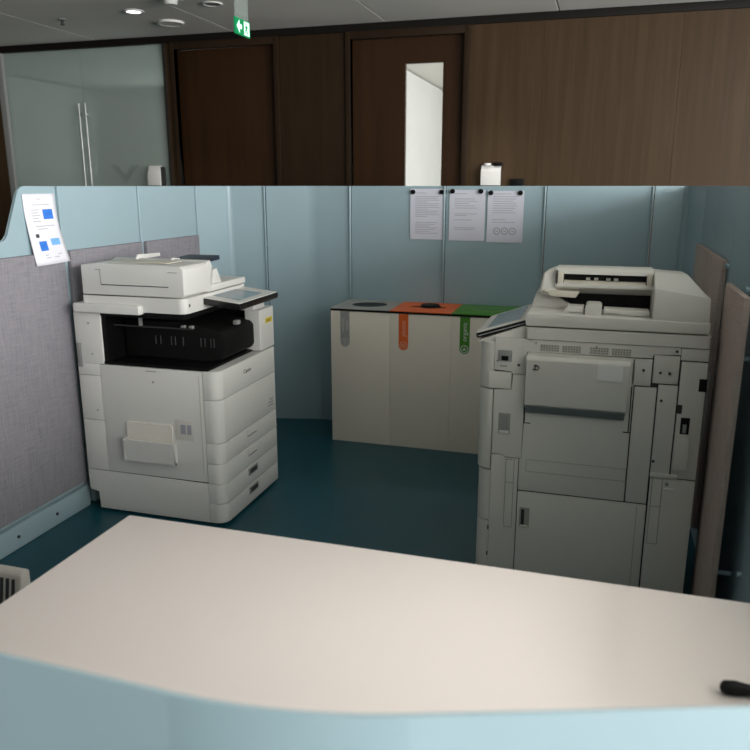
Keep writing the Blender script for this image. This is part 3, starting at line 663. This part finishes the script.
# lower
lf = obj('lower_front_panel', MB().prism([(-.338, .016), (-.2405, .016), (-.2405, .549), (-.292, .549), (-.292, .557), (-.338, .557)], 'y', Q0, Q0+.02, .002), 'white2', p2)
obj('lever_outline', MB().box(-.285, -.283, Q0-.0008, Q0, .28, .545).box(-.256, -.254, Q0-.0008, Q0, .28, .545).box(-.285, -.254, Q0-.0008, Q0, .28, .282).box(-.285, -.254, Q0-.0008, Q0, .455, .457).box(-.287, -.262, Q0-.0008, Q0, .543, .545), 'grey', lf)
ld = pn('lower_door', -.239, .204, .016, .427)
lh = obj('grip_recess', MB().box(-.228, -.192, Q0-.0012, Q0+.003, .290, .364, .001), 'ventgrey', ld)
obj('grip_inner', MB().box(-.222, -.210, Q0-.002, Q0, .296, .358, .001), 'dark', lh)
obj('grip_lip', MB().box(-.224, -.196, Q0-.005, Q0, .288, .297, .002), 'white2', lh)
obj('door_crease', MB().box(.172, .174, Q0-.0006, Q0, .02, .42), 'ventgrey', ld)
lr = pn('lower_rear_panel', .207, .352, .016, .532)
obj('lever_outline', MB().box(.214, .216, Q0-.0008, Q0, .285, .53).box(.247, .249, Q0-.0008, Q0, .285, .53).box(.214, .249, Q0-.0008, Q0, .285, .287).box(.214, .249, Q0-.0012, Q0, .425, .427).box(.214, .2165, Q0-.0014, Q0, .425, .53).box(.2465, .249, Q0-.0014, Q0, .425, .53), 'grey', lr)
screw(.262, .512, .006, 'grey')
obj('grip_lip', MB().box(.252, .29, Q0-.004, Q0, .492, .498, .001), 'wallp', lr)
obj('rear_bracket', MB().box(.353, .366, Q0+.03, Q0+.10, .69, .90, .003), 'grey', p2)
# front column (rounded) in stacked covers
def front2(name, z0, z1, xe=-.41, m='white2'):
    r = .05; pts = [(-.341, Q0-.001), (-.341, Q1), (xe, Q1)]
    for i in range(8):
        a = R(180+90*i/7); pts.append((xe+r+r*math.cos(a), Q0+r-.001+r*math.sin(a)))
    return obj(name, MB().prism(pts, 'z', z0+g, z1-g, .0015, 1), m, p2)
front2('front_cover', .803, .972, -.394); front2('front_door', .50, .801, -.394)
front2('paper_drawer', .30, .497, -.388); front2('paper_drawer', .016, .297, -.388)
for z in (.27, .165): obj('drawer_latch', MB().box(-.3425, -.338, Q0-.003, Q0+.002, z-.008, z+.008), 'dark', p2)
# scanner top
obj('scanner_housing', MB().prism(roundrect(-.235, .352, Q0-.004, Q1, (.006, .012, .02, .02)), 'z', .990, 1.030, .003), 'white2', p2)
obj('front_shelf', MB().prism([(-.40, .962), (-.232, .990), (-.232, 1.028), (-.25, 1.028), (-.40, .972)], 'y', Q0+.02, Q1-.02, .003), 'white2', p2)
# feeder on top
f2 = obj('document_feeder', MB().prism([(-.237, 1.035), (.338, 1.035), (.345, 1.045), (.345, 1.072), (-.237, 1.079), (-.243, 1.06)], 'y', Q0, Q1-.01, .004, 3), 'white2', p2)
obj('rear_housing', MB().hexa([(.168, Q0+.001, 1.06), (.343, Q0+.001, 1.06), (.345, Q1-.02, 1.06), (.168, Q1-.02, 1.06), (.168, Q0+.012, 1.178), (.340, Q0+.012, 1.152), (.338, Q1-.10, 1.14), (.168, Q1-.10, 1.15)], .006)
    .hexa([(.168, Q0+.013, 1.172), (.339, Q0+.013, 1.147), (.338, Q1-.11, 1.13), (.168, Q1-.11, 1.14), (.168, Q0+.13, 1.220), (.275, Q0+.13, 1.214), (.275, Q0+.30, 1.205), (.168, Q0+.30, 1.212)], .008), 'white2', f2)
obj('front_flank', MB().prism([(-.24, 1.07), (-.222, 1.128), (-.19, 1.145), (-.12, 1.10), (-.07, 1.078)], 'y', Q0+.16, Q1-.10, .006, 3), 'white2', f2)
H0 = Q0+.13
hood = obj('feeder_hood', MB().prism([(H0+.004, 1.150), (H0-.012, 1.158), (H0-.010, 1.170), (H0+.03, 1.172), (H0+.03, 1.200), (H0, 1.202), (H0+.008, 1.215), (H0+.03, 1.224), (H0+.16, 1.218), (Q1-.12, 1.17), (Q1-.12, 1.09), (H0+.12, 1.10), (H0+.05, 1.13)], 'x', -.155, .17, .003, 2), 'white2', f2)
obj('hood_end', MB().hexa([(-.212, H0-.005, 1.130), (-.150, H0-.014, 1.126), (-.150, Q1-.12, 1.10), (-.212, Q1-.12, 1.10), (-.198, H0+.012, 1.205), (-.150, H0+.03, 1.224), (-.150, H0+.17, 1.217), (-.195, H0+.16, 1.200)], .013, 3), 'white2', hood)
obj('slot_well', MB().box(-.150, .166, H0+.020, H0+.032, 1.171, 1.201), 'black', hood)
obj('slot_frame', MB().box(-.148, -.128, H0-.009, H0+.02, 1.160, 1.212, .003), 'guide', hood)
obj('slot_frame', MB().box(.148, .166, H0-.009, H0+.02, 1.160, 1.212, .003), 'guide', hood)
obj('hood_seam', MB().box(-.151, -.1485, H0-.011, H0+.01, 1.165, 1.215), 'dark', hood)
for x in (-.045, -.018, .022, .048): obj('feed_roller', MB().cyl((x, H0+.014, 1.184), 'x', .007, .014, 14), 'ventgrey', hood)
obj('slot_sill', MB().prism([(H0-.004, 1.1705), (H0+.018, 1.1725), (H0+.018, 1.180), (H0+.006, 1.178)], 'x', -.126, .146, .001), 'guide', hood)
obj('hood_lip', MB().prism([(-.195, 1.146), (-.07, 1.142), (-.082, 1.122), (-.165, 1.124)], 'y', H0-.022, H0+.06, .004), 'guide', hood)
obj('output_cavity', MB().box(-.15, .167, H0+.05, H0+.06, 1.076, 1.135), 'black', f2)
obj('output_guide', MB().prism([(-.125, 1.077), (-.105, 1.100), (-.052, 1.100), (-.052, 1.077)], 'y', H0-.09, H0-.01, .002), 'white2', f2)
obj('output_guide', MB().prism(roundrect(-.046, .008, 1.076, 1.112, (0, 0, .01, .01)), 'y', H0-.10, H0-.01, .002), 'white2', f2)
obj('output_guide', MB().prism([(.014, 1.077), (.014, 1.096), (.16, 1.094), (.16, 1.077)], 'y', H0-.08, H0-.01, .002), 'white2', f2)
obj('guide_groove', MB().box(-.10, -.055, H0-.092, H0-.09, 1.081, 1.0835), 'ventgrey', f2)
obj('guide_groove', MB().box(.016, .068, H0-.082, H0-.08, 1.081, 1.0835), 'ventgrey', f2)
tilt_panel(p2, [(-.415, Q0+.03, .992), (-.238, Q0+.03, 1.050), (-.238, Q0+.42, 1.052), (-.415, Q0+.40, .992)], .018, 'rim', scr=(.2, .85, .12, .9), m_b='white2')
obj('rim_stripe', MB().prism([(-.405, .9865), (-.24, 1.041), (-.24, 1.0375), (-.405, .983)], 'y', Q0+.0285, Q0+.031), 'grey', p2)  # thin grey line along the side of the panel rim

# ------------------------------------------------------------------ desk
dk = thing('desk', 'plain white desk in the foreground behind the low teal screen', 'desk', (-.32, 1.06, 0))
obj('desktop', MB().box(-1.037, .425, .715, 1.412, .715, .74, .002), 'desk', dk)
for x in (-.99, .36):
    for y in (.76, 1.345): obj('leg', MB().box(x-.02, x+.02, y-.02, y+.02, 0, .715, .003), 'steel', dk)
obj('desk_rail', MB().box(-.97, .34, 1.335, 1.355, .66, .714, .002).box(-.97, .34, .75, .77, .66, .714, .002), 'steel', dk)
# black marker
mk = thing('marker_pen', 'black rounded marker lying on the white desk at the right edge of the photo', 'marker pen', (.26, 1.115, .741))
mz = .7525
obj('barrel', MB().tube([(.2185, 1.113, mz), (.221, 1.113, mz), (.226, 1.114, mz), (.24, 1.116, mz), (.262, 1.119, mz-.0015), (.285, 1.124, mz-.002)], [.003, .008, .0108, .0115, .0088, .0075], 14), 'black', mk)
obj('tip_cap', MB().tube([(.272, 1.128, mz+.004), (.31, 1.133, mz+.004)], [.0075, .0075], 12), mat('olive', srgb(110, 108, 80), .5, var=.05), mk)

# appliance at far left
ht = thing('fan_heater', 'beige slatted appliance at the left edge beside the white desk', 'heater', (-1.66, 1.38, 0))
prof = [(1.462, .0), (1.462, .512), (1.454, .52), (1.440, .52), (1.428, .510), (1.40, .36), (1.36, .0)]
obj('housing', MB().prism(prof, 'x', -1.87, -1.398, .007, 3), 'beige', ht)
for k in range(18):
    x = -1.424-.0185*k
    sl = lambda y, z: [(x, y-.004, z), (x+.008, y-.004, z), (x+.008, y+.012, z), (x, y+.012, z)]
    obj('air_slot', MB().hexa(sl(1.409, .405)+sl(1.4265, .500)), 'dark', ht)
